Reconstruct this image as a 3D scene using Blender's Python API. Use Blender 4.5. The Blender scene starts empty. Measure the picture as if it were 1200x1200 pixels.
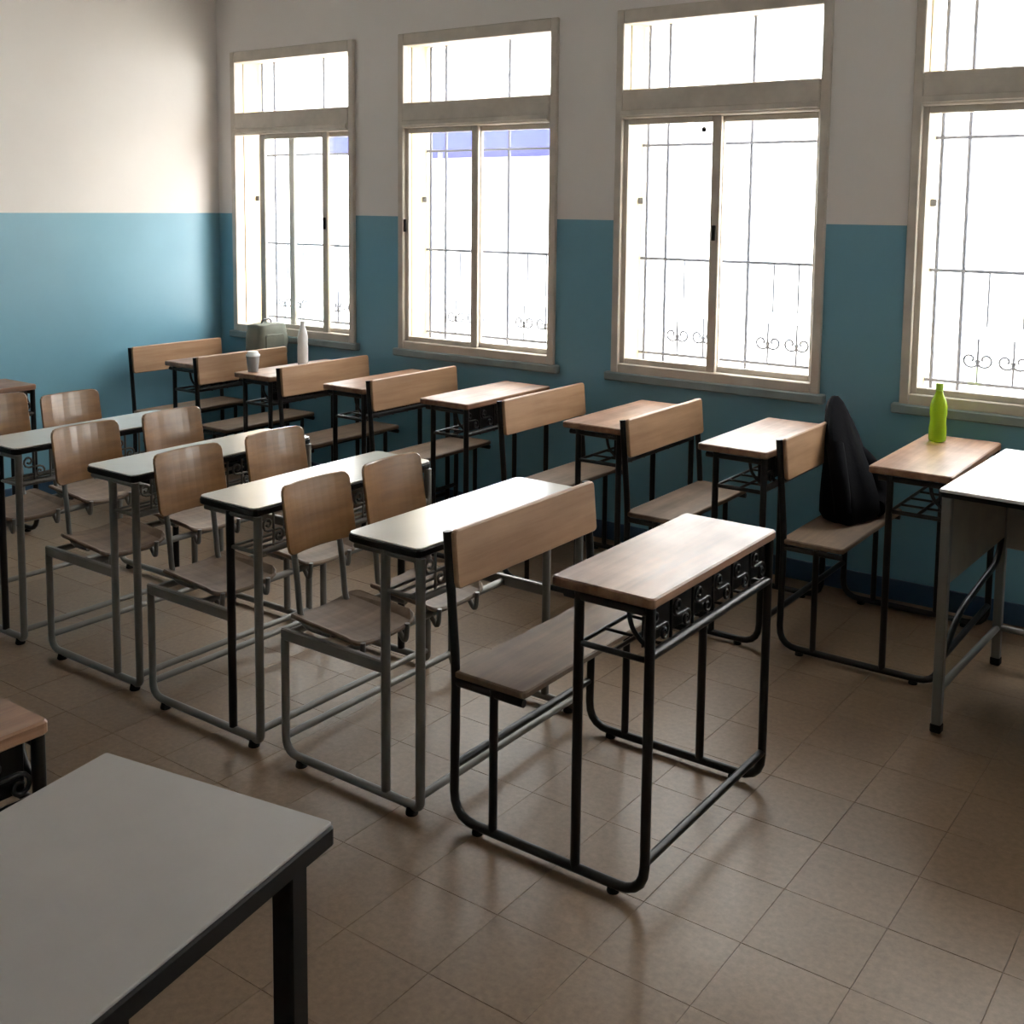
import bpy, bmesh, math, random
from mathutils import Vector, Matrix

scene = bpy.context.scene
col = scene.collection
R = math.radians
random.seed(7)

# ------------------------------------------------------------------ camera
F_PX, PP_Y, CAM_H = 1311.5, 377.9, 1.65
yaw, pitch, roll = R(125.945), R(5.957), R(0.583)
fw = Vector((math.cos(yaw) * math.cos(pitch), math.sin(yaw) * math.cos(pitch), -math.sin(pitch)))
r0 = Vector((math.sin(yaw), -math.cos(yaw), 0))
u0 = r0.cross(fw)
rt = r0 * math.cos(roll) + u0 * math.sin(roll)
up = -r0 * math.sin(roll) + u0 * math.cos(roll)
cam_data = bpy.data.cameras.new('camera')
cam = bpy.data.objects.new('camera', cam_data)
col.objects.link(cam)
cam.matrix_world = Matrix(((rt.x, up.x, -fw.x, 0), (rt.y, up.y, -fw.y, 0), (rt.z, up.z, -fw.z, CAM_H), (0, 0, 0, 1)))
cam_data.sensor_fit = 'HORIZONTAL'
cam_data.sensor_width = 36
cam_data.lens = 36 * F_PX / 1200
cam_data.shift_y = -(600 - PP_Y) / 1200
cam_data.clip_start = 0.05
scene.camera = cam

def project(p):
    v = Vector(p) - Vector((0, 0, CAM_H))
    c = v.dot(fw)
    if c < 0.05:
        return None
    return 600 + F_PX * v.dot(rt) / c, PP_Y - F_PX * v.dot(up) / c

# ------------------------------------------------------------------ world, sun, exposure
world = bpy.data.worlds.new('sky')
scene.world = world
world.use_nodes = True
bg = world.node_tree.nodes['Background']
bg.inputs['Color'].default_value = (1.0, 0.985, 0.965, 1)
bg.inputs['Strength'].default_value = 9.0

sun_data = bpy.data.lights.new('sun', 'SUN')
sun_data.energy = 12.0
sun_data.angle = R(2)
sun_data.color = (1.0, 0.95, 0.86)
sun = bpy.data.objects.new('sun', sun_data)
col.objects.link(sun)
sun.rotation_euler = Vector((-0.35, 0.75, -1.0)).to_track_quat('-Z', 'Y').to_euler()

vs = scene.view_settings
vs.view_transform = 'Standard'
vs.look = 'None'
vs.gamma = 1.0
vs.use_curve_mapping = False
vs.exposure = 0.85

# room dimensions
WY = 4.70          # inner face of the window wall
WT = 0.20          # its thickness
BX = -5.72         # inner face of the back wall
FX = 2.70          # front (blackboard) wall
SY = -2.30         # corridor side wall
CZ = 3.25          # ceiling
DADO = 1.585
WIN_C = [-5.050, -3.660, -2.270, -0.872, 0.520, 1.910]
WHW = 0.525        # half width of a window opening
WZ0, WZ1 = 0.83, 2.565

for i, cx in enumerate(WIN_C):
    ld = bpy.data.lights.new('window_portal', 'AREA')
    ld.shape = 'RECTANGLE'
    ld.size = 2 * WHW
    ld.size_y = WZ1 - WZ0
    ld.cycles.is_portal = True
    lo = bpy.data.objects.new('window_portal', ld)
    col.objects.link(lo)
    lo.location = (cx, WY + WT + 0.01, (WZ0 + WZ1) / 2)
    lo.rotation_euler = (R(-90), 0, 0)

# ------------------------------------------------------------------ materials
def new_mat(name):
    m = bpy.data.materials.new(name)
    m.use_nodes = True
    nt = m.node_tree
    b = nt.nodes['Principled BSDF']
    return m, nt, b

def ramp(nt, c0, c1, p0=0.3, p1=0.7):
    n = nt.nodes.new('ShaderNodeValToRGB')
    n.color_ramp.elements[0].color = (*c0, 1)
    n.color_ramp.elements[1].color = (*c1, 1)
    n.color_ramp.elements[0].position = p0
    n.color_ramp.elements[1].position = p1
    return n

def noise(nt, scale, detail=4, rough=0.55, vec=None):
    n = nt.nodes.new('ShaderNodeTexNoise')
    n.inputs['Scale'].default_value = scale
    n.inputs['Detail'].default_value = detail
    n.inputs['Roughness'].default_value = rough
    if vec is not None:
        nt.links.new(vec, n.inputs['Vector'])
    return n

def coords(nt, scale=(1, 1, 1), out='Object', jitter=False):
    tc = nt.nodes.new('ShaderNodeTexCoord')
    mp = nt.nodes.new('ShaderNodeMapping')
    mp.inputs['Scale'].default_value = scale
    nt.links.new(tc.outputs[out], mp.inputs['Vector'])
    if jitter:
        oi = nt.nodes.new('ShaderNodeObjectInfo')
        sc = nt.nodes.new('ShaderNodeVectorMath')
        sc.operation = 'SCALE'
        sc.inputs[0].default_value = (13.0, 7.0, 5.0)
        nt.links.new(oi.outputs['Random'], sc.inputs['Scale'])
        nt.links.new(sc.outputs[0], mp.inputs['Location'])
    return mp.outputs['Vector']

def bump(nt, b, src, strength, dist=0.002):
    n = nt.nodes.new('ShaderNodeBump')
    n.inputs['Strength'].default_value = strength
    n.inputs['Distance'].default_value = dist
    nt.links.new(src, n.inputs['Height'])
    nt.links.new(n.outputs['Normal'], b.inputs['Normal'])

def simple(name, c, rough=0.5, metal=0.0, var=0.12, scale=8, bumpy=0.0, spec=0.5):
    m, nt, b = new_mat(name)
    n = noise(nt, scale, vec=coords(nt))
    rp = ramp(nt, [x * (1 - var) for x in c], [min(1, x * (1 + var)) for x in c])
    nt.links.new(n.outputs['Fac'], rp.inputs['Fac'])
    nt.links.new(rp.outputs['Color'], b.inputs['Base Color'])
    b.inputs['Roughness'].default_value = rough
    b.inputs['Metallic'].default_value = metal
    b.inputs['Specular IOR Level'].default_value = spec
    if bumpy:
        n2 = noise(nt, scale * 12, vec=coords(nt))
        bump(nt, b, n2.outputs['Fac'], bumpy)
    return m

def wood(name, dark, light, along='Y', rough=0.38, coat=0.3, grime=0.5):
    m, nt, b = new_mat(name)
    s = {'Y': (26, 1.6, 26), 'Z': (26, 26, 1.6)}[along]
    v = coords(nt, s, jitter=True)
    n = noise(nt, 1.0, 6, 0.6, v)
    rp = ramp(nt, dark, light, 0.32, 0.72)
    nt.links.new(n.outputs['Fac'], rp.inputs['Fac'])
    n2 = noise(nt, 5.0, 5, 0.6, coords(nt, jitter=True))
    rp2 = ramp(nt, (1 - grime,) * 3, (1, 1, 1), 0.22, 0.66)
    nt.links.new(n2.outputs['Fac'], rp2.inputs['Fac'])
    mx = nt.nodes.new('ShaderNodeMix')
    mx.data_type = 'RGBA'
    mx.blend_type = 'MULTIPLY'
    mx.inputs[0].default_value = 1
    nt.links.new(rp.outputs['Color'], mx.inputs[6])
    nt.links.new(rp2.outputs['Color'], mx.inputs[7])
    nt.links.new(mx.outputs[2], b.inputs['Base Color'])
    rr = nt.nodes.new('ShaderNodeMapRange')
    rr.inputs['To Min'].default_value = rough + (0.14 if coat < 0.5 else 0)
    rr.inputs['To Max'].default_value = rough - (0.08 if coat < 0.5 else 0)
    nt.links.new(n2.outputs['Fac'], rr.inputs['Value'])
    nt.links.new(rr.outputs['Result'], b.inputs['Roughness'])
    b.inputs['Coat Weight'].default_value = coat
    b.inputs['Coat Roughness'].default_value = 0.14 if coat > 0.5 else 0.3
    bump(nt, b, n.outputs['Fac'], 0.12, 0.001)
    return m

def wall_mat():
    m, nt, b = new_mat('two_tone_wall_paint')
    g = nt.nodes.new('ShaderNodeNewGeometry')
    sp = nt.nodes.new('ShaderNodeSeparateXYZ')
    nt.links.new(g.outputs['Position'], sp.inputs[0])
    gt = nt.nodes.new('ShaderNodeMath')
    gt.operation = 'GREATER_THAN'
    gt.inputs[1].default_value = DADO
    nt.links.new(sp.outputs['Z'], gt.inputs[0])
    n = noise(nt, 1.3, 5, 0.6, g.outputs['Position'])
    up_ = ramp(nt, (0.775, 0.735, 0.71), (0.83, 0.79, 0.765))
    lo_ = ramp(nt, (0.165, 0.355, 0.465), (0.19, 0.405, 0.52))
    nt.links.new(n.outputs['Fac'], up_.inputs['Fac'])
    nt.links.new(n.outputs['Fac'], lo_.inputs['Fac'])
    mx = nt.nodes.new('ShaderNodeMix')
    mx.data_type = 'RGBA'
    nt.links.new(gt.outputs[0], mx.inputs[0])
    nt.links.new(lo_.outputs['Color'], mx.inputs[6])
    nt.links.new(up_.outputs['Color'], mx.inputs[7])
    nt.links.new(mx.outputs[2], b.inputs['Base Color'])
    rr = nt.nodes.new('ShaderNodeMapRange')
    rr.inputs['To Min'].default_value = 0.34
    rr.inputs['To Max'].default_value = 0.7
    nt.links.new(gt.outputs[0], rr.inputs['Value'])
    nt.links.new(rr.outputs['Result'], b.inputs['Roughness'])
    n2 = noise(nt, 35, 4, 0.6, g.outputs['Position'])
    bump(nt, b, n2.outputs['Fac'], 0.08, 0.003)
    return m

def floor_mat():
    m, nt, b = new_mat('polished_terrazzo')
    g = nt.nodes.new('ShaderNodeNewGeometry')
    n = noise(nt, 55, 3, 0.7, g.outputs['Position'])
    n2 = noise(nt, 1.7, 5, 0.6, g.outputs['Position'])
    rp = ramp(nt, (0.182, 0.119, 0.072), (0.248, 0.168, 0.106))
    nt.links.new(n.outputs['Fac'], rp.inputs['Fac'])
    rp2 = ramp(nt, (0.80, 0.78, 0.76), (1, 1, 1), 0.2, 0.75)
    nt.links.new(n2.outputs['Fac'], rp2.inputs['Fac'])
    mx = nt.nodes.new('ShaderNodeMix')
    mx.data_type = 'RGBA'
    mx.blend_type = 'MULTIPLY'
    mx.inputs[0].default_value = 1
    nt.links.new(rp.outputs['Color'], mx.inputs[6])
    nt.links.new(rp2.outputs['Color'], mx.inputs[7])
    oi = nt.nodes.new('ShaderNodeObjectInfo')
    mr = nt.nodes.new('ShaderNodeMapRange')
    mr.inputs['To Min'].default_value = 0.95
    mr.inputs['To Max'].default_value = 1.04
    nt.links.new(oi.outputs['Random'], mr.inputs['Value'])
    mm = nt.nodes.new('ShaderNodeVectorMath')
    mm.operation = 'SCALE'
    nt.links.new(mx.outputs[2], mm.inputs[0])
    nt.links.new(mr.outputs['Result'], mm.inputs['Scale'])
    nt.links.new(mm.outputs[0], b.inputs['Base Color'])
    rr = nt.nodes.new('ShaderNodeMapRange')
    rr.inputs['To Min'].default_value = 0.44
    rr.inputs['To Max'].default_value = 0.32
    nt.links.new(n2.outputs['Fac'], rr.inputs['Value'])
    nt.links.new(rr.outputs['Result'], b.inputs['Roughness'])
    b.inputs['Specular IOR Level'].default_value = 0.35
    return m

def glass_mat():
    m, nt, b = new_mat('dusty_glare_veil_glass')
    nt.nodes.remove(b)
    out = nt.nodes['Material Output']
    tr = nt.nodes.new('ShaderNodeBsdfTransparent')
    tr.inputs['Color'].default_value = (0.93, 0.95, 0.95, 1)
    gl = nt.nodes.new('ShaderNodeBsdfGlossy')
    gl.inputs['Roughness'].default_value = 0.03
    tl = nt.nodes.new('ShaderNodeBsdfTranslucent')  # faint dirt haze, also put in to imitate glare washing out the bars
    tl.inputs['Color'].default_value = (0.9, 0.9, 0.9, 1)
    n = noise(nt, 6, 5, 0.6, coords(nt))
    mr = nt.nodes.new('ShaderNodeMapRange')
    mr.inputs['To Min'].default_value = 0.006
    mr.inputs['To Max'].default_value = 0.014
    nt.links.new(n.outputs['Fac'], mr.inputs['Value'])
    m1 = nt.nodes.new('ShaderNodeMixShader')
    nt.links.new(mr.outputs['Result'], m1.inputs[0])
    nt.links.new(tr.outputs[0], m1.inputs[1])
    nt.links.new(tl.outputs[0], m1.inputs[2])
    m2 = nt.nodes.new('ShaderNodeMixShader')
    m2.inputs[0].default_value = 0.05
    nt.links.new(m1.outputs[0], m2.inputs[1])
    nt.links.new(gl.outputs[0], m2.inputs[2])
    nt.links.new(m2.outputs[0], out.inputs['Surface'])
    return m

def bottle_mat(name, c, trans, rough=0.15):
    m, nt, b = new_mat(name)
    n = noise(nt, 20, vec=coords(nt))
    rp = ramp(nt, [x * 0.9 for x in c], c)
    nt.links.new(n.outputs['Fac'], rp.inputs['Fac'])
    nt.links.new(rp.outputs['Color'], b.inputs['Base Color'])
    b.inputs['Transmission Weight'].default_value = trans
    b.inputs['Roughness'].default_value = rough
    b.inputs['IOR'].default_value = 1.2
    return m

M = {
    'wall': wall_mat(), 'floor': floor_mat(), 'glass': glass_mat(),
    'grout': simple('grey_floor_grout', (0.20, 0.14, 0.095), 0.8),
    'ceiling': simple('white_ceiling_paint', (0.82, 0.79, 0.76), 0.8, bumpy=0.1),
    'skirting': simple('dark_blue_skirting_paint', (0.03, 0.075, 0.14), 0.4),
    'frame': simple('beige_window_aluminium', (0.58, 0.52, 0.455), 0.5),
    'sill': simple('blue_grey_sill_paint', (0.22, 0.28, 0.29), 0.5),
    'reveal': simple('cream_render', (0.70, 0.57, 0.36), 0.9),
    'bars': simple('pale_grille_paint', (0.13, 0.14, 0.19), 0.6),
    'black': simple('black_tube_enamel', (0.008, 0.007, 0.007), 0.35, spec=0.35),
    'grey': simple('grey_tube_enamel', (0.17, 0.16, 0.145), 0.4, 0.25),
    'rubber': simple('black_rubber', (0.008, 0.008, 0.008), 0.7, spec=0.2),
    'desk': wood('worn_desktop_wood', (0.20, 0.088, 0.045), (0.46, 0.255, 0.15), rough=0.42, coat=0.16, grime=0.5),
    'bench': wood('tan_bench_wood', (0.29, 0.155, 0.078), (0.43, 0.26, 0.15), rough=0.42, coat=0.12, grime=0.15),
    'seat': wood('dull_seat_wood', (0.135, 0.085, 0.052), (0.245, 0.162, 0.105), rough=0.56, coat=0.0, grime=0.35),
    'ply': wood('varnished_plywood', (0.17, 0.08, 0.028), (0.29, 0.145, 0.055), rough=0.3, coat=0.9, grime=0.0),
    'white': simple('white_laminate', (0.60, 0.58, 0.53), 0.22, var=0.05, scale=4),
    'teach': simple('bright_white_laminate', (0.80, 0.79, 0.76), 0.3, var=0.04, scale=4),
    'greytop': simple('dusty_grey_white_laminate', (0.37, 0.345, 0.325), 0.45, var=0.06, scale=5),
    'edge': simple('black_edge_band', (0.006, 0.005, 0.005), 0.5, spec=0.2),
    'panel': simple('grey_beige_panel', (0.30, 0.26, 0.21), 0.55),
    'cloth': simple('black_cloth', (0.006, 0.006, 0.008), 0.95, bumpy=0.5, spec=0.1),
    'zip': simple('dark_zip', (0.05, 0.05, 0.055), 0.5),
    'greycloth': simple('grey_green_canvas', (0.20, 0.205, 0.17), 0.85, bumpy=0.4),
    'green': bottle_mat('lime_green_plastic', (0.62, 0.86, 0.06), 0.5),
    'greencap': simple('green_cap_plastic', (0.42, 0.70, 0.05), 0.4),
    'whitepl': simple('white_plastic', (0.88, 0.89, 0.90), 0.35, var=0.03),
    'cup': simple('grey_cup', (0.30, 0.29, 0.29), 0.5),
    'facade': simple('white_facade_render', (0.78, 0.77, 0.78), 0.9, scale=1.5),
    'facwin': simple('facade_shutter', (0.45, 0.50, 0.58), 0.5),
    'tarp': simple('blue_canopy_sheet', (0.03, 0.036, 0.165), 0.95, spec=0.05),
    'yard': simple('pale_yard_concrete', (0.52, 0.50, 0.47), 0.95, scale=1.2),
}

# ------------------------------------------------------------------ helpers
def tag(o, label=None, cat=None, group=None, kind=None):
    if label: o['label'] = label
    if cat: o['category'] = cat
    if group: o['group'] = group
    if kind: o['kind'] = kind
    return o

def empty(name, loc=(0, 0, 0), rz=0):
    o = bpy.data.objects.new(name, None)
    o.empty_display_size = 0.1
    col.objects.link(o)
    o.location = loc
    o.rotation_euler = (0, 0, rz)
    return o

class MB:
    """collects verts/faces; build() makes one mesh object"""
    def __init__(s):
        s.v, s.f, s.sm = [], [], []
    def add(s, vs_, fs, smooth=False):
        k = len(s.v)
        s.v += [tuple(p) for p in vs_]
        s.f += [tuple(i + k for i in q) for q in fs]
        s.sm += [smooth] * len(fs)
        return s
    def box(s, a, b):
        (x0, y0, z0), (x1, y1, z1) = a, b
        return s.add([(x0, y0, z0), (x1, y0, z0), (x1, y1, z0), (x0, y1, z0), (x0, y0, z1), (x1, y0, z1), (x1, y1, z1), (x0, y1, z1)],
                     [(3, 2, 1, 0), (4, 5, 6, 7), (0, 1, 5, 4), (1, 2, 6, 5), (2, 3, 7, 6), (3, 0, 4, 7)])
    def bbox(s, a, b, bev=0.004, seg=1):
        bm = bmesh.new()
        bmesh.ops.create_cube(bm, size=1)
        for v in bm.verts:
            v.co = Vector([a[i] + (v.co[i] + 0.5) * (b[i] - a[i]) for i in range(3)])
        bmesh.ops.bevel(bm, geom=bm.edges[:], offset=bev, segments=seg, affect='EDGES', profile=0.5)
        return s.bm(bm)
    def bm(s, bm, smooth=False):
        bm.verts.index_update()
        s.add([v.co[:] for v in bm.verts], [[v.index for v in f.verts] for f in bm.faces], smooth)
        bm.free()
        return s
    def tube(s, pts, r, fillet=0.0, seg=8, closed=False, fseg=5):
        pts = [Vector(p) for p in pts]
        if fillet and len(pts) > 2:
            out = [pts[0]]
            for i in range(1, len(pts) - 1):
                a, b, c = pts[i - 1], pts[i], pts[i + 1]
                d = min(fillet, (a - b).length * 0.48, (c - b).length * 0.48)
                p, q = b + (a - b).normalized() * d, b + (c - b).normalized() * d
                for k in range(fseg + 1):
                    t = k / fseg
                    out.append(p * (1 - t) ** 2 + b * 2 * t * (1 - t) + q * t * t)
            out.append(pts[-1])
            pts = out
        n = len(pts)
        vs_, fs = [], []
        t0 = (pts[1] - pts[0]).normalized()
        ref = Vector((0, 0, 1)) if abs(t0.z) < 0.9 else Vector((1, 0, 0))
        nrm = (ref - t0 * ref.dot(t0)).normalized()
        for i, p in enumerate(pts):
            t = (pts[min(i + 1, n - 1)] - pts[max(i - 1, 0)]).normalized()
            nrm = (nrm - t * nrm.dot(t)).normalized()
            bn = t.cross(nrm)
            for k in range(seg):
                a = 2 * math.pi * k / seg
                vs_.append(p + (nrm * math.cos(a) + bn * math.sin(a)) * r)
        for i in range(n - 1):
            for k in range(seg):
                k2 = (k + 1) % seg
                fs.append((i * seg + k, i * seg + k2, (i + 1) * seg + k2, (i + 1) * seg + k))
        s.add(vs_, fs, True)
        s.add(vs_[:seg], [tuple(reversed(range(seg)))])
        s.add(vs_[-seg:], [tuple(range(seg))])
        return s
    def lathe(s, prof, seg=20, c=(0, 0, 0)):
        vs_, fs = [], []
        for (r, z) in prof:
            for k in range(seg):
                a = 2 * math.pi * k / seg
                vs_.append((c[0] + r * math.cos(a), c[1] + r * math.sin(a), c[2] + z))
        for i in range(len(prof) - 1):
            for k in range(seg):
                k2 = (k + 1) % seg
                fs.append((i * seg + k, i * seg + k2, (i + 1) * seg + k2, (i + 1) * seg + k))
        s.add(vs_, fs, True)
        s.add(vs_[:seg], [tuple(reversed(range(seg)))])
        s.add(vs_[-seg:], [tuple(range(seg))])
        return s
    def board(s, ctr, size, axis, corner=0.02, edge=0.003, cuts=0, bend=None):
        """thin board with rounded corners; axis = index of its thickness"""
        bm = bmesh.new()
        bmesh.ops.create_cube(bm, size=1)
        for v in bm.verts:
            v.co = Vector([v.co[i] * size[i] for i in range(3)])
        ce = [e for e in bm.edges if abs((e.verts[0].co - e.verts[1].co)[axis]) > 1e-6]
        bmesh.ops.bevel(bm, geom=ce, offset=corner, segments=3, affect='EDGES', profile=0.5)
        oe = [e for e in bm.edges if abs((e.verts[0].co - e.verts[1].co)[axis]) < 1e-6 and abs(e.calc_face_angle(0)) > 1.0]
        bmesh.ops.bevel(bm, geom=oe, offset=edge, segments=1, affect='EDGES')
        for k in range(cuts):
            y = size[1] * ((k + 1) / (cuts + 1) - 0.5)
            bmesh.ops.bisect_plane(bm, geom=bm.verts[:] + bm.edges[:] + bm.faces[:], plane_co=(0, y, 0), plane_no=(0, 1, 0))
        for v in bm.verts:
            if bend:
                v.co = Vector(bend(v.co))
            v.co += Vector(ctr)
        return s.bm(bm)
    def mesh(s, name):
        me = bpy.data.meshes.new(name)
        me.from_pydata(s.v, [], s.f)
        me.polygons.foreach_set('use_smooth', s.sm)
        me.update()
        return me
    def build(s, name, mat, parent=None, loc=None):
        me = s.mesh(name)
        me.materials.append(mat if not isinstance(mat, str) else M[mat])
        o = bpy.data.objects.new(name, me)
        col.objects.link(o)
        if parent: o.parent = parent
        if loc: o.location = loc
        return o

KIDS = {}
def children(o):
    return [c for c in bpy.data.objects if c.parent == o]

def copy_tree(o, parent=None, depth=0):
    c = o.copy()
    col.objects.link(c)
    c.parent = parent
    for ch in children(o):
        if ch is not c:
            copy_tree(ch, c, depth + 1)
    return c

def spiral(c, r, turns, a0, plane='yz', n=16, grow=0.25, x=0):
    pts = []
    for i in range(n + 1):
        t = i / n
        a = a0 + turns * 2 * math.pi * t
        rr = r * (1 - t * (1 - grow))
        pts.append((x, c[0] + rr * math.cos(a), c[1] + rr * math.sin(a)))
    return pts

# ------------------------------------------------------------------ room shell
fl = tag(MB().box((BX - 0.2, SY - 0.2, -0.16), (FX + 0.2, WY + WT, -0.0016)).build('floor', 'grout'),
         'brown polished terrazzo tile floor of the classroom', 'floor', kind='structure')
TS = 0.25
TX0, TY0 = -0.71, 2.23
def tile_mesh():
    h, c = TS / 2 - 0.0005, 0.0007
    m = MB()
    a, b = h, h - c
    vs_ = [(-a, -a, -0.012), (a, -a, -0.012), (a, a, -0.012), (-a, a, -0.012),
           (-a, -a, -c), (a, -a, -c), (a, a, -c), (-a, a, -c), (-b, -b, 0), (b, -b, 0), (b, b, 0), (-b, b, 0)]
    fs = [(8, 9, 10, 11)]
    for k in range(4):
        j = (k + 1) % 4
        fs += [(k, j, j + 4, k + 4), (k + 4, j + 4, j + 8, k + 8)]
    m.add(vs_, fs)
    return m
tm = tile_mesh()
tme = tm.mesh('floor_tile')
tme.materials.append(M['floor'])
cells = []
for i in range(-24, 16):
    for j in range(-20, 12):
        cx, cy = TX0 + (i + 0.5) * TS, TY0 + (j + 0.5) * TS
        x0, x1, y0, y1 = max(cx - TS / 2, BX), min(cx + TS / 2, FX), max(cy - TS / 2, SY), min(cy + TS / 2, WY)
        if x1 - x0 < 0.01 or y1 - y0 < 0.01:
            continue
        full = (x1 - x0 > TS - 1e-4) and (y1 - y0 > TS - 1e-4)
        p = project((cx, cy, 0))
        vis = p is not None and -30 < p[0] < 1230 and p[1] < 1230
        cells.append((full and vis, cx * cx + cy * cy, cx, cy, x0, x1, y0, y1))
cells.sort(key=lambda c: (not c[0], c[1]))
rest = MB()
for k, (ok, d, cx, cy, x0, x1, y0, y1) in enumerate(cells):
    if ok and k < 300:
        o = bpy.data.objects.new('floor_tile', tme)
        col.objects.link(o)
        o.parent = fl
        o.location = (cx, cy, random.uniform(-0.0004, 0.0))
    else:
        sx, sy = (x1 - x0) / TS, (y1 - y0) / TS
        mx_, my_ = (x0 + x1) / 2, (y0 + y1) / 2
        rest.add([(mx_ + v[0] * sx, my_ + v[1] * sy, v[2]) for v in tm.v], tm.f)
tag(rest.build('floor_tiles_beyond', 'floor', fl), kind='stuff')

# window wall with openings
wm = MB()
xs = [BX - 0.2]
for cx in WIN_C:
    xs += [cx - WHW, cx + WHW]
xs.append(FX + 0.2)
for i in range(len(xs) - 1):
    if i % 2 == 0:
        wm.box((xs[i], WY, -0.1), (xs[i + 1], WY + WT, CZ + 0.1))
    else:
        wm.box((xs[i], WY, -0.1), (xs[i + 1], WY + WT, WZ0))
        wm.box((xs[i], WY, WZ1), (xs[i + 1], WY + WT, CZ + 0.1))
tag(wm.build('wall_window', 'wall'), 'wall with the windows, blue below and off-white above', 'wall', kind='structure')
tag(MB().box((BX - 0.2, SY - 0.2, -0.1), (BX, WY, CZ + 0.1)).build('wall_back', 'wall'), 'plain windowless wall painted blue below and off-white above', 'wall', kind='structure')
tag(MB().box((FX, SY - 0.2, -0.1), (FX + 0.2, WY, CZ + 0.1)).build('wall_front', 'wall'), 'front classroom wall facing the rows of desks', 'wall', kind='structure')
tag(MB().box((BX, SY - 0.2, -0.1), (FX, SY, CZ + 0.1)).build('wall_corridor', 'wall'), 'corridor side wall opposite the windows', 'wall', kind='structure')
tag(MB().box((BX - 0.2, SY - 0.2, CZ), (FX + 0.2, WY + WT, CZ + 0.15)).build('ceiling', 'ceiling'), 'flat white classroom ceiling', 'ceiling', kind='structure')
tag(MB().bbox((BX, WY - 0.012, 0), (FX, WY, 0.09), 0.003).build('baseboard_window', 'skirting'), 'dark blue skirting along the window wall', 'skirting', kind='structure')
tag(MB().bbox((BX, SY, 0), (BX + 0.012, WY - 0.012, 0.09), 0.003).build('baseboard_back', 'skirting'), 'dark blue skirting along the windowless wall', 'skirting', kind='structure')

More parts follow.
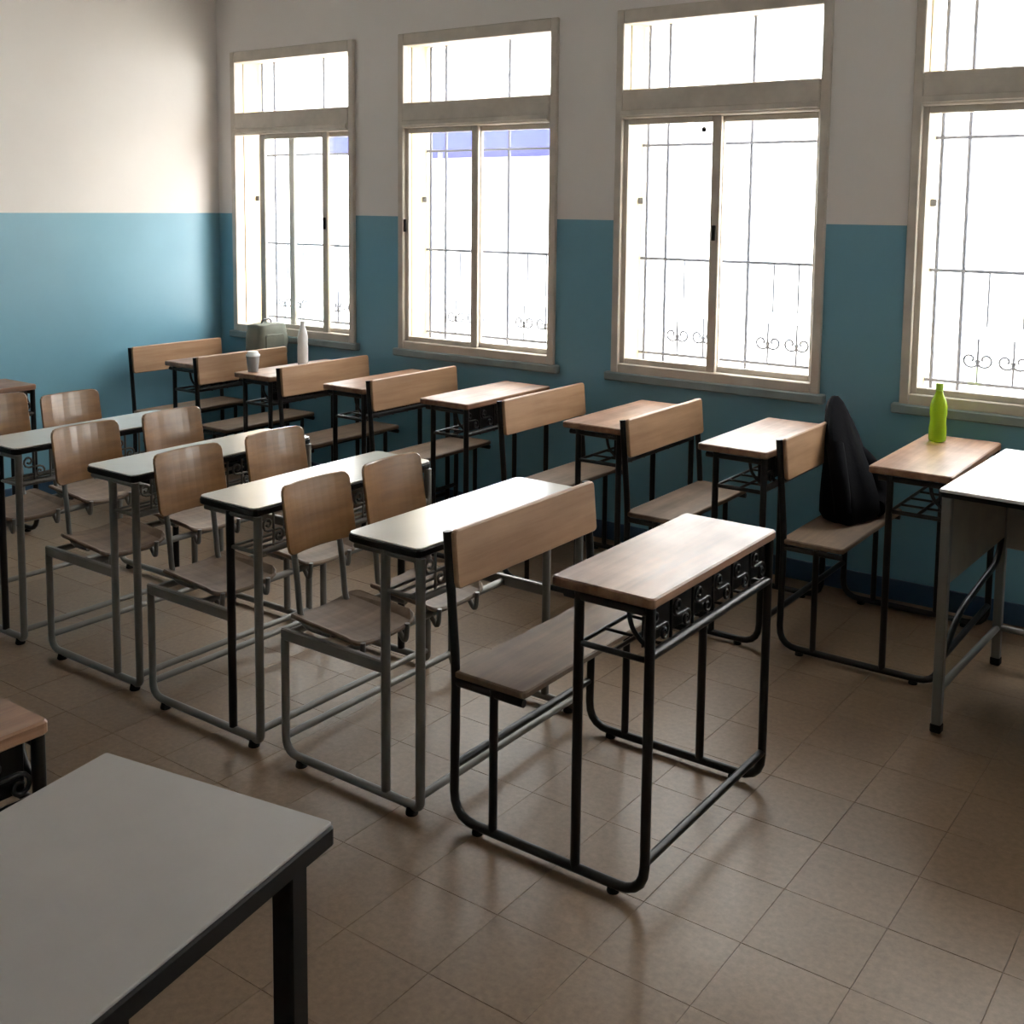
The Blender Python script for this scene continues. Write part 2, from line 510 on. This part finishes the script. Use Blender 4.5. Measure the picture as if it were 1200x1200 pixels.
# ------------------------------------------------------------------ windows
Z_G0, Z_TR0, Z_TR1, Z_G1 = 0.912, 2.066, 2.203, 2.510
def make_window(idx, cx, slid=False):
    w = empty('window_%d' % (idx + 1), (cx, WY, WZ0))
    def L(z): return z - WZ0
    hw = WHW
    gi = 0.485
    fy0, fy1 = -0.022, 0.05
    # outer frame with its casing
    m = MB()
    m.bbox((-hw, fy0, L(0.845)), (-gi, fy1, L(2.575)), 0.004)
    m.bbox((gi, fy0, L(0.845)), (hw, fy1, L(2.575)), 0.004)
    m.bbox((-gi, fy0, L(Z_G1)), (gi, fy1, L(2.575)), 0.004)
    m.bbox((-gi, fy0, L(0.845)), (gi, fy1, L(Z_G0 - 0.02)), 0.004)
    m.build('window_frame', 'frame', w)
    t = MB().bbox((-gi, fy0 - 0.006, L(Z_TR0)), (gi, fy1, L(Z_TR1)), 0.006).build('transom', 'frame', w)
    MB().bbox((-gi, fy0 - 0.018, L(Z_TR0 + 0.012)), (gi, fy0 - 0.006, L(Z_TR0 + 0.04)), 0.003).build('track_lip', 'frame', t)
    MB().bbox((-hw - 0.03, -0.035, L(0.805)), (hw + 0.03, fy1, L(0.848)), 0.006).build('window_sill', 'sill', w)
    # upper fixed light
    MB().box((-gi, 0.020, L(Z_TR1)), (gi, 0.024, L(Z_G1))).build('pane', 'glass', w)
    # two sliding sashes
    def sash(x0, x1, y, latch):
        s = empty('sash', (0, 0, 0))
        s.parent = w
        f = 0.028
        b = MB()
        z0, z1 = L(Z_G0 - 0.022), L(Z_TR0)
        b.bbox((x0, y, z0), (x0 + 0.045, y + 0.022, z1), 0.003)
        b.bbox((x1 - 0.045, y, z0), (x1, y + 0.022, z1), 0.003)
        b.bbox((x0 + 0.045, y, z0), (x1 - 0.045, y + 0.022, z0 + f), 0.003)
        b.bbox((x0 + 0.045, y, z1 - f), (x1 - 0.045, y + 0.022, z1), 0.003)
        b.build('sash_frame', 'frame', s)
        MB().box((x0 + 0.045, y + 0.009, z0 + f), (x1 - 0.045, y + 0.013, z1 - f)).build('pane', 'glass', s)
        lx = x0 + 0.022 if latch < 0 else x1 - 0.022
        MB().bbox((lx - 0.009, y - 0.014, L(1.50)), (lx + 0.009, y + 0.001, L(1.57)), 0.003).build('latch', 'edge', s)
    if slid:
        sash(-0.285, 0.30, -0.002, 1)
        sash(-0.055, gi + 0.02, 0.024, 1)
    else:
        sash(-gi - 0.02, 0.022, -0.002, -1 if idx == 1 else 1)
        sash(-0.022, gi + 0.02, 0.024, 1)
    # cream outer reveal lining
    m = MB()
    m.box((-hw, fy1, 0.0), (-gi + 0.005, WT + 0.01, L(WZ1)))
    m.box((gi - 0.005, fy1, 0.0), (hw, WT + 0.01, L(WZ1)))
    m.box((-gi + 0.005, fy1, 0.0), (gi - 0.005, WT + 0.03, L(0.885)))
    m.box((-gi + 0.005, fy1, L(2.525)), (gi - 0.005, WT + 0.01, L(WZ1)))
    m.build('outer_reveal', 'reveal', w)
    MB().bbox((-gi + 0.004, 0.135, L(1.665)), (-gi + 0.03, 0.150, L(1.695)), 0.003).build('shutter_hook', 'zip', w)
    # security grille in the outer part of the reveal
    g = empty('security_grille', (0, 0, 0))
    g.parent = w
    gy = 0.182
    for x in (-0.455, -0.345, 0.09, 0.46):
        MB().tube([(x, gy, L(0.885)), (x, gy, L(2.525))], 0.0085, seg=6).build('bar', 'bars', g)
    for z in (0.93, 1.398, 1.95):
        MB().bbox((-0.48, gy - 0.012, L(z) - 0.007), (0.48, gy - 0.004, L(z) + 0.007), 0.002).build('rail', 'bars', g)
    for x in (-0.24, -0.10, 0.22, 0.34):
        MB().tube([(x, gy, L(1.398)), (x, gy, L(1.17))], 0.0045, seg=5).build('spear', 'bars', g)
    for x in (-0.27, -0.13, 0.20, 0.34):
        b = MB()
        for sgn in (-1, 1):
            pts = [(x + sgn * (p[1]), gy, L(1.03) + p[2]) for p in spiral((0.03, 0.0), 0.038, 1.1, math.pi, n=14)]
            b.tube(pts, 0.0052, seg=5)
        b.tube([(x, gy, L(0.93)), (x, gy, L(1.12))], 0.005, seg=5)
        b.build('scroll', 'bars', g)
    if idx == 2:
        MB().lathe([(0.012, 0), (0.013, 0.003), (0.006, 0.010)], 12, (0, 0, 0)).build('suction_hook', 'edge', w, (-0.066, 0.003, L(2.005))).rotation_euler = (R(90), 0, 0)
    return w
wl = ['window nearest the room corner, its sliding pane pushed half open', 'window between the corner window and the one above the middle desks',
      'closed window above the desks between green bottle and corner windows', 'window behind the green bottle and the white teacher table',
      'window further along, beyond the teacher table', 'last window at the front end of the window wall']
for i, cx in enumerate(WIN_C):
    w = make_window(i, cx, i == 0)
    tag(w, wl[i], 'window', kind='structure')

# ------------------------------------------------------------------ outside
tag(MB().box((-22, WY + WT, -0.6), (16, 16, -0.4)).build('yard', 'yard'), 'pale concrete yard outside the windows', 'yard', kind='structure')
fb = empty('facing_building', (-4, 13.0, -0.4))
MB().box((-18, 0, 0), (16, 4, 7.5)).build('facade', 'facade', fb)
for k in range(7):
    MB().bbox((-15.2 + k * 4.4, -0.05, 3.9), (-13.9 + k * 4.4, 0.02, 5.4), 0.01).build('shutter', 'facwin', fb)
tag(fb, 'sunlit white building across the yard', 'building')
cp = empty('blue_canopy', (-9.9, 12.0, -0.4))
MB().bbox((-1.55, -0.7, 2.74), (2.45, 0.99, 3.12), 0.02).build('canopy_sheet', 'tarp', cp)
for x in (-1.45, 0.45, 2.35):
    MB().tube([(x, -0.6, 0), (x, -0.6, 2.76)], 0.035).build('post', 'bars', cp)
tag(cp, 'deep blue canopy on posts seen across the yard', 'canopy')

# ------------------------------------------------------------------ school desk with attached bench
# local origin: floor under the front leg of the near side; x forward, y across (0 .. W)
W = 0.68
def make_bench_desk():
    u = empty('school_desk')
    tr_ = 0.0125
    for y in (0, W):
        s = MB().tube([(0, y, 0.729), (0, y, 0.021), (-0.58, y, 0.021), (-0.575, y, 0.43), (-0.607, y, 0.80)], tr_, 0.075, 10).build('side_frame', 'black', u)
        for x in (-0.085, -0.50):
            MB().lathe([(0.015, 0), (0.016, 0.003), (0.014, 0.014)], 12, (x, y, 0)).build('foot_pad', 'rubber', s)
        MB().tube([(-0.195, y, 0.021), (-0.195, y, 0.729)], tr_, seg=10).build('desk_leg', 'black', u)
        MB().tube([(-0.45, y, 0.021), (-0.45, y, 0.41)], 0.0115, seg=10).build('seat_leg', 'black', u)
        MB().tube([(-0.575, y, 0.398), (-0.355, y, 0.398)], 0.011, seg=8).build('seat_rail', 'black', u)
        MB().tube([(-0.235, y, 0.715), (0.0, y, 0.715)], 0.0105, seg=8).build('top_rail', 'black', u)
    MB().tube([(0, 0, 0.105), (0, W, 0.105)], 0.0115).build('foot_bar', 'black', u)
    MB().tube([(-0.58, 0, 0.165), (-0.58, W, 0.165)], 0.0115).build('foot_bar', 'black', u)
    MB().tube([(-0.45, 0, 0.385), (-0.45, W, 0.385)], 0.010).build('seat_bar', 'black', u)
    # wooden boards
    MB().board((-0.127, W / 2, 0.742), (0.285, W + 0.03, 0.026), 2, 0.012, 0.004).build('desktop', 'desk', u)
    MB().board((-0.466, W / 2, 0.422), (0.238, W + 0.02, 0.020), 2, 0.016, 0.004).build('seat', 'seat', u)
    def tilt(c):
        return (c.x - c.z * 0.09, c.y, c.z)
    MB().board((-0.580, W / 2, 0.728), (0.017, W + 0.008, 0.155), 0, 0.014, 0.004, bend=tilt).build('backrest', 'bench', u)
    # book rack under the top
    k = empty('book_rack')
    k.parent = u
    MB().tube([(-0.195, 0, 0.60), (0, 0, 0.60)], 0.008).build('rack_side', 'black', k)
    MB().tube([(-0.195, W, 0.60), (0, W, 0.60)], 0.008).build('rack_side', 'black', k)
    for x in (-0.19, -0.10):
        MB().tube([(x, 0, 0.60), (x, W, 0.60)], 0.006, seg=6).build('rack_wire', 'black', k)
    for j in range(1, 6):
        MB().tube([(-0.19, W * j / 6, 0.60), (0, W * j / 6, 0.60)], 0.0045, seg=6).build('rack_wire', 'black', k)
    MB().tube([(0, 0, 0.612), (0, W, 0.612)], 0.0125).build('front_bar', 'black', k)
    # front grille with scrolls
    g = empty('front_grille')
    g.parent = u
    MB().bbox((-0.030, 0.012, 0.622), (-0.026, W - 0.012, 0.722), 0.001).build('backing_sheet', 'black', g)
    for j in range(6):
        yc = W * (j + 0.5) / 6
        b = MB()
        s1 = spiral((yc - 0.024, 0.690), 0.022, -1.2, R(-90), n=14, x=-0.006)
        s2 = spiral((yc + 0.024, 0.646), 0.022, -1.2, R(90), n=14, x=-0.006)
        b.tube(list(reversed(s1)) + s2, 0.0045, seg=6)
        b.build('scroll', 'black', g)
    for j in range(1, 6):
        MB().tube([(-0.006, W * j / 6, 0.618), (-0.006, W * j / 6, 0.722)], 0.0045, seg=6).build('grille_rod', 'black', g)
    # curved corner braces at the front legs
    for y, s_ in ((0, 1), (W, -1)):
        MB().tube([(-0.004, y, 0.63), (-0.05, y, 0.665), (-0.06, y, 0.722)], 0.0065, 0.03, 6).build('corner_brace', 'black', u)
    return u

units = [
    (-1.205, 2.220, 0, 'black-framed wooden desk and bench standing alone before the white-topped desks', None),
    (-0.980, 3.880, 0, 'wooden desk with green bottle on top and black jacket on its bench', None),
    (-1.625, 3.840, 0, 'wooden bench desk at window wall, directly behind the bench holding the black jacket', None),
    (-2.270, 3.880, 0, 'wooden bench desk at window wall, second behind the bench holding the black jacket', None),
    (-3.100, 3.930, 0, 'wooden bench desk at window wall, third behind the bench holding the black jacket', None),
    (-3.745, 3.940, 0, 'wooden bench desk at window wall, just in front of the desk with the white bottle', None),
    (-4.385, 3.915, 0, 'wooden bench desk carrying a white bottle and a small grey cup', None),
    (-5.020, 3.950, 0, 'wooden bench desk in the room corner, bench against blue wall, grey bag on top', None),
    (-5.090, 2.335, 0, 'black-framed desk against blue wall, behind the last white-topped desk', None),
    (-1.752, 0.345, 0, 'wooden desk with black wire rack, beside the big white table with black edge', None),
]
proto = make_bench_desk()
unit_objs = []
for i, (x, y, rz, lab, grp) in enumerate(units):
    o = proto if i == 0 else copy_tree(proto)
    o.location = (x, y, 0)
    o.rotation_euler = (0, 0, R(rz))
    if 2 <= i <= 7:
        o.scale = (1, 0.95, 1)
    tag(o, lab, 'school desk', 'wooden desks with benches')
    unit_objs.append(o)

# ------------------------------------------------------------------ white-topped double desk with two plywood seats
MW = 0.78
def make_double_desk():
    u = empty('double_desk')
    for y in (0, MW):
        s = MB().tube([(0, y, 0.722), (0, y, 0.026), (-0.05, y, 0.026)], 0.0135, 0.02, 10).build('front_leg', 'grey', u)
        MB().lathe([(0.017, 0), (0.018, 0.004), (0.014, 0.024)], 12, (-0.03, y, 0)).build('foot_pad', 'rubber', s)
        MB().tube([(-0.125, y, 0.036), (-0.125, y, 0.722)], 0.0135, seg=10).build('rear_desk_leg', 'grey', u)
        s = MB().tube([(-0.05, y, 0.026), (-0.525, y, 0.026), (-0.525, y, 0.38)], 0.0125, 0.05, 10).build('floor_runner', 'grey', u)
        MB().lathe([(0.017, 0), (0.018, 0.004), (0.014, 0.02)], 12, (-0.46, y, 0)).build('foot_pad', 'rubber', s)
        MB().bbox((-0.535, y - 0.010, 0.372), (-0.120, y + 0.010, 0.408), 0.004).build('seat_beam', 'grey', u)
        MB().tube([(-0.235, y, 0.715), (0.0, y, 0.715)], 0.0105, seg=8).build('top_rail', 'grey', u)
    MB().tube([(-0.525, 0, 0.075), (-0.525, MW, 0.075)], 0.0115).build('foot_bar', 'grey', u)
    MB().tube([(0, 0, 0.060), (0, MW, 0.060)], 0.0115).build('foot_bar', 'grey', u)
    MB().tube([(-0.525, 0, 0.385), (-0.525, MW, 0.385)], 0.0125).build('seat_bar', 'grey', u)
    MB().tube([(-0.30, 0, 0.385), (-0.30, MW, 0.385)], 0.0125).build('seat_bar', 'grey', u)
    # white top with dark edge
    t = MB().board((-0.125, MW / 2, 0.7475), (0.262, MW + 0.03, 0.005), 2, 0.022, 0.0015).build('desktop', 'white', u)
    MB().board((-0.125, MW / 2, 0.7345), (0.268, MW + 0.036, 0.021), 2, 0.024, 0.004).build('edge_band', 'edge', t)
    # rack and front grille
    k = empty('book_rack')
    k.parent = u
    MB().tube([(0, 0, 0.61), (0, MW, 0.61)], 0.010).build('front_bar', 'grey', k)
    for y in (0, MW):
        MB().tube([(-0.125, y, 0.61), (0, y, 0.61)], 0.007, seg=6).build('rack_side', 'grey', k)
    for x in (-0.118, -0.08, -0.04):
        MB().tube([(x, 0, 0.61), (x, MW, 0.61)], 0.005, seg=6).build('rack_wire', 'grey', k)
    for j in range(1, 12):
        MB().tube([(-0.004, MW * j / 12, 0.615), (-0.004, MW * j / 12, 0.722)], 0.004, seg=6).build('grille_rod', 'grey', k)
    for j in range(6):
        yc = MW * (j + 0.5) / 6
        s1 = spiral((yc - 0.022, 0.690), 0.022, -1.2, R(-90), n=12, x=-0.004)
        s2 = spiral((yc + 0.022, 0.646), 0.022, -1.2, R(90), n=12, x=-0.004)
        MB().tube(list(reversed(s1)) + s2, 0.004, seg=6).build('scroll', 'grey', k)
    # two seats
    for yc in (0.150, 0.490):
        def curve(c):
            return (c.x + 1.1 * c.y * c.y - 0.16 * c.z, c.y, c.z)
        b = MB().board((-0.552, yc, 0.722), (0.012, 0.280, 0.205), 0, 0.025, 0.003, 9, curve).build('backrest', 'ply', u)
        for dy in (-0.095, 0.095):
            MB().tube([(-0.40, yc + dy, 0.400), (-0.515, yc + dy, 0.400), (-0.530, yc + dy, 0.55), (-0.566, yc + dy, 0.76)], 0.0095, 0.06, 8).build('backrest_post', 'grey', u)
            MB().tube([(-0.305, yc + dy, 0.392), (-0.268, yc + dy, 0.34), (-0.262, yc + dy, 0.408)], 0.008, 0.03, 8).build('seat_bracket', 'grey', u)
        def dish(c):
            return (c.x, c.y, c.z + 0.9 * c.y * c.y - (0.35 * max(0, c.x - 0.06)))
        MB().board((-0.402, yc + 0.01, 0.419), (0.275, 0.285, 0.014), 2, 0.035, 0.004, 7, dish).build('seat', 'seat', u)
    return u

dd = [(-1.878, 2.190, 'white-topped double desk, first behind the lone black-framed wooden desk'),
      (-2.515, 2.190, 'white-topped double desk with a black rear leg, second behind the lone wooden desk'),
      (-3.145, 2.215, 'white-topped double desk, third behind the lone black-framed wooden desk'),
      (-3.825, 2.200, 'white-topped double desk, last of its row towards the blue wall')]
dproto = make_double_desk()
for i, (x, y, lab) in enumerate(dd):
    o = dproto if i == 0 else copy_tree(dproto)
    o.location = (x, y, 0)
    tag(o, lab, 'school desk', 'white-topped double desks')
    if i > 0:      # the loose-set seats of the further desks sit a little further across
        for c in children(o):
            if c.name.split('.')[0] in ('seat', 'backrest', 'backrest_post', 'seat_bracket'):
                far = sum(v.co.y for v in c.data.vertices) / len(c.data.vertices) > 0.32
                c.location.y = 0.07 if far else 0.025
                if i == 3 and not far:
                    c.location.y = 0.07
                    if c.name.split('.')[0] == 'backrest':
                        c.location.z = 0.03
    if i in (1, 3):
        for c in children(o):
            if c.name.startswith('rear_desk_leg'):
                me = c.data.copy()
                me.materials.clear()
                me.materials.append(M['black'])
                c.data = me
                c['label'] = 'black rear desk leg'

# ------------------------------------------------------------------ big white table in the foreground
tb = empty('table', (-1.567, 1.036, 0), R(9.5))
TL, TD = 1.0, 0.452
a = MB().board((TD / 2, -TL / 2, 0.746), (TD, TL, 0.006), 2, 0.006, 0.0015).build('tabletop', 'greytop', tb)
MB().board((TD / 2, -TL / 2, 0.7275), (TD + 0.006, TL + 0.006, 0.031), 2, 0.008, 0.003).build('edge_band', 'edge', a)
for (x, y) in ((0.045, -0.045), (TD - 0.045, -0.045), (0.045, -TL + 0.045), (TD - 0.045, -TL + 0.045)):
    l = MB().bbox((x - 0.019, y - 0.019, 0.012), (x + 0.019, y + 0.019, 0.712), 0.003).build('leg', 'edge', tb)
    MB().bbox((x - 0.021, y - 0.021, 0), (x + 0.021, y + 0.021, 0.03), 0.004).build('foot_cap', 'rubber', l)
for (p, q) in (((0.06, -0.055), (TD - 0.06, -0.035)), ((0.06, -TL + 0.035), (TD - 0.06, -TL + 0.055)), ((0.035, -TL + 0.06), (0.055, -0.06)), ((TD - 0.055, -TL + 0.06), (TD - 0.035, -0.06))):
    MB().bbox((p[0], p[1], 0.680), (q[0], q[1], 0.713), 0.002).build('apron', 'edge', tb)
tag(tb, 'large table with dusty white top, thick black edge and square black legs', 'table')

# ------------------------------------------------------------------ teacher table
tt = empty('teacher_table', (-0.920, 3.535, 0), R(-2.0))
TW, TDp, TH = 1.25, 0.765, 0.79
a = MB().board((TW / 2, TDp / 2, TH - 0.005), (TW, TDp, 0.010), 2, 0.008, 0.002).build('tabletop', 'teach', tt)
MB().board((TW / 2, TDp / 2, TH - 0.018), (TW - 0.004, TDp - 0.004, 0.015), 2, 0.008, 0.002).build('edge_band', 'edge', a)
for x in (0.022, TW - 0.022):
    for y in (0.024, TDp - 0.06):
        l = MB().bbox((x - 0.015, y - 0.015, 0.01), (x + 0.015, y + 0.015, TH - 0.026), 0.003).build('leg', 'grey', tt)
        MB().bbox((x - 0.017, y - 0.017, 0), (x + 0.017, y + 0.017, 0.03), 0.004).build('foot_cap', 'rubber', l)
    MB().bbox((x - 0.010, 0.040, 0.48), (x + 0.010, TDp - 0.076, TH - 0.026), 0.002).build('side_panel', 'panel', tt)
    MB().tube([(x, 0.03, 0.14), (x, TDp - 0.06, 0.14)], 0.012).build('foot_bar', 'grey', tt)
    MB().tube([(x + 0.0, 0.03, 0.22), (x, 0.20, 0.34), (x, TDp - 0.12, 0.40), (x, TDp - 0.07, 0.48)], 0.011, 0.12, 8).build('brace', 'black', tt)
MB().bbox((0.034, TDp - 0.066, 0.44), (TW - 0.034, TDp - 0.050, TH - 0.026), 0.002).build('modesty_panel', 'panel', tt)
MB().tube([(0.022, TDp - 0.06, 0.14), (TW - 0.022, TDp - 0.06, 0.14)], 0.012).build('foot_bar', 'grey', tt)
for k in range(2):
    x0 = TW - 0.46 + 0.0
    d = MB().bbox((x0, 0.03, 0.60 - k * 0.14), (TW - 0.04, 0.046, 0.735 - k * 0.14), 0.003).build('drawer', 'panel', tt)
    MB().tube([(x0 + 0.15, 0.03, 0.67 - k * 0.14), (x0 + 0.15, 0.008, 0.67 - k * 0.14), (x0 + 0.25, 0.008, 0.67 - k * 0.14), (x0 + 0.25, 0.03, 0.67 - k * 0.14)], 0.005, 0.01, 6).build('handle', 'grey', d)
tag(tt, 'teacher table with bright white top and grey panels beside the green bottle desk', 'table')

# ------------------------------------------------------------------ bottles, cup
DT = 0.7555
gb = empty('bottle', (-1.172, 4.440, DT))
MB().lathe([(0.022, 0), (0.031, 0.004), (0.033, 0.012), (0.033, 0.055), (0.030, 0.070), (0.030, 0.095), (0.033, 0.110), (0.0325, 0.140), (0.026, 0.165), (0.016, 0.185), (0.0125, 0.198), (0.0125, 0.208)], 24).build('bottle_body', 'green', gb)
MB().lathe([(0.0145, 0.206), (0.0150, 0.208), (0.0150, 0.226), (0.0130, 0.229)], 20).build('cap', 'greencap', gb)
MB().lathe([(0.0155, 0.199), (0.0165, 0.201), (0.0155, 0.204)], 20).build('neck_ring', 'greencap', gb)
tag(gb, 'lime green plastic drink bottle on the desk next to the teacher table', 'bottle')

wb = empty('bottle', (-4.585, 4.335, DT))
MB().lathe([(0.024, 0), (0.029, 0.004), (0.030, 0.015), (0.030, 0.10), (0.028, 0.115), (0.030, 0.130), (0.029, 0.160), (0.022, 0.190), (0.014, 0.212), (0.012, 0.225)], 20).build('bottle_body', 'whitepl', wb)
MB().lathe([(0.014, 0.222), (0.0145, 0.224), (0.0145, 0.242), (0.012, 0.245)], 16).build('cap', 'whitepl', wb)
tag(wb, 'slim white bottle standing on a desk below the corner window', 'bottle')

cu = empty('cup', (-4.585, 3.975, DT))
MB().lathe([(0.026, 0), (0.027, 0.003), (0.036, 0.085), (0.035, 0.087)], 20).build('cup_body', 'cup', cu)
MB().lathe([(0.0375, 0.084), (0.038, 0.087), (0.037, 0.094), (0.030, 0.098), (0.028, 0.108), (0.020, 0.110)], 20).build('lid', 'whitepl', cu)
tag(cu, 'small grey cup with a white lid on the white bottle desk', 'cup')

# ------------------------------------------------------------------ grey bag on the corner desk
bag = empty('school_bag', (-5.100, 4.530, DT), R(0))
def bag_bend(c):
    k = 1 + 0.10 * (1 - (c.z / 0.095) ** 2)
    return (c.x * k, c.y * k, c.z)
bm = bmesh.new()
bmesh.ops.create_cube(bm, size=1)
bmesh.ops.subdivide_edges(bm, edges=bm.edges[:], cuts=5, use_grid_fill=True)
rnd = random.Random(3)
for v in bm.verts:
    p = Vector((v.co.x * 0.15, v.co.y * 0.235, v.co.z * 0.185))
    q = Vector((v.co.x, v.co.y, v.co.z))
    m_ = max(abs(q.x), abs(q.y))
    rr = 1.0 - 0.10 * max(0, math.hypot(q.x, q.y) - 0.5) / 0.2
    top = 1 - 0.10 * max(0, q.z) * 2
    v.co = Vector((p.x * rr * top + rnd.uniform(-.003, .003), p.y * rr * top + rnd.uniform(-.003, .003), p.z + 0.0925 - (0.012 * (abs(q.x) + abs(q.y)) if q.z > 0.3 else 0)))
MB().bm(bm, True).build('bag_body', 'greycloth', bag)
MB().board((0.068, 0, 0.072), (0.022, 0.15, 0.10), 0, 0.02, 0.006).build('front_pocket', 'greycloth', bag)
MB().tube([(0.0, -0.04, 0.176), (0.0, -0.03, 0.205), (0.0, 0.03, 0.205), (0.0, 0.04, 0.176)], 0.006, 0.02, 6).build('carry_loop', 'zip', bag)
tag(bag, 'grey-green cloth school bag standing on the corner desk', 'bag')

# ------------------------------------------------------------------ black jacket hung on the bench end and slumped onto the seat
jk = empty('jacket', (-1.475, 4.330, 0.433))
def loft(rings, n=28, fold=0.0, seed=1, cap=True):
    rg = random.Random(seed)
    ph = [rg.uniform(0, 6.28) for _ in range(4)]
    vs_, fs = [], []
    for i, (c, rx, ry) in enumerate(rings):
        for k in range(n):
            a = 2 * math.pi * k / n
            w_ = 1 + fold * (math.sin(5 * a + ph[0] + i * 0.25) * 0.6 + math.sin(9 * a + ph[1] - i * 0.35) * 0.4)
            vs_.append((c[0] + rx * w_ * math.cos(a), c[1] + ry * w_ * math.sin(a), c[2]))
    for i in range(len(rings) - 1):
        for k in range(n):
            k2 = (k + 1) % n
            fs.append((i * n + k, i * n + k2, (i + 1) * n + k2, (i + 1) * n + k))
    m = MB().add(vs_, fs, True)
    m.add(vs_[:n], [tuple(reversed(range(n)))])
    m.add(vs_[-n:], [tuple(range(n))])
    return m
rings = [((0.015, -0.005, 0.0), 0.085, 0.140), ((0.015, -0.005, 0.03), 0.100, 0.158), ((0.010, 0.0, 0.09), 0.097, 0.158), ((-0.002, 0.004, 0.16), 0.084, 0.152),
         ((-0.018, 0.010, 0.23), 0.068, 0.140), ((-0.038, 0.018, 0.30), 0.056, 0.122), ((-0.058, 0.030, 0.36), 0.048, 0.098), ((-0.076, 0.048, 0.405), 0.042, 0.064), ((-0.088, 0.065, 0.440), 0.030, 0.036), ((-0.094, 0.072, 0.462), 0.012, 0.016)]
loft(rings, fold=0.13).build('jacket_body', 'cloth', jk)
MB().tube([(-0.03, 0.11, 0.25), (0.05, 0.15, 0.17), (0.09, 0.13, 0.05), (0.10, 0.04, 0.038)], 0.038, 0.06, 10).build('sleeve', 'cloth', jk)
MB().tube([(-0.03, -0.09, 0.30), (0.015, -0.150, 0.19), (0.035, -0.150, 0.05)], 0.034, 0.06, 10).build('sleeve', 'cloth', jk)
MB().tube([(-0.06, 0.03, 0.375), (-0.02, 0.045, 0.345), (-0.02, 0.085, 0.335), (-0.06, 0.12, 0.355)], 0.013, 0.03, 8).build('collar', 'cloth', jk)
MB().tube([(-0.012, 0.04, 0.31), (0.055, 0.02, 0.19), (0.108, 0.0, 0.07)], 0.004, 0.08, 6).build('zip', 'zip', jk)
tag(jk, 'black jacket hung over the bench back and slumped on its seat', 'jacket')
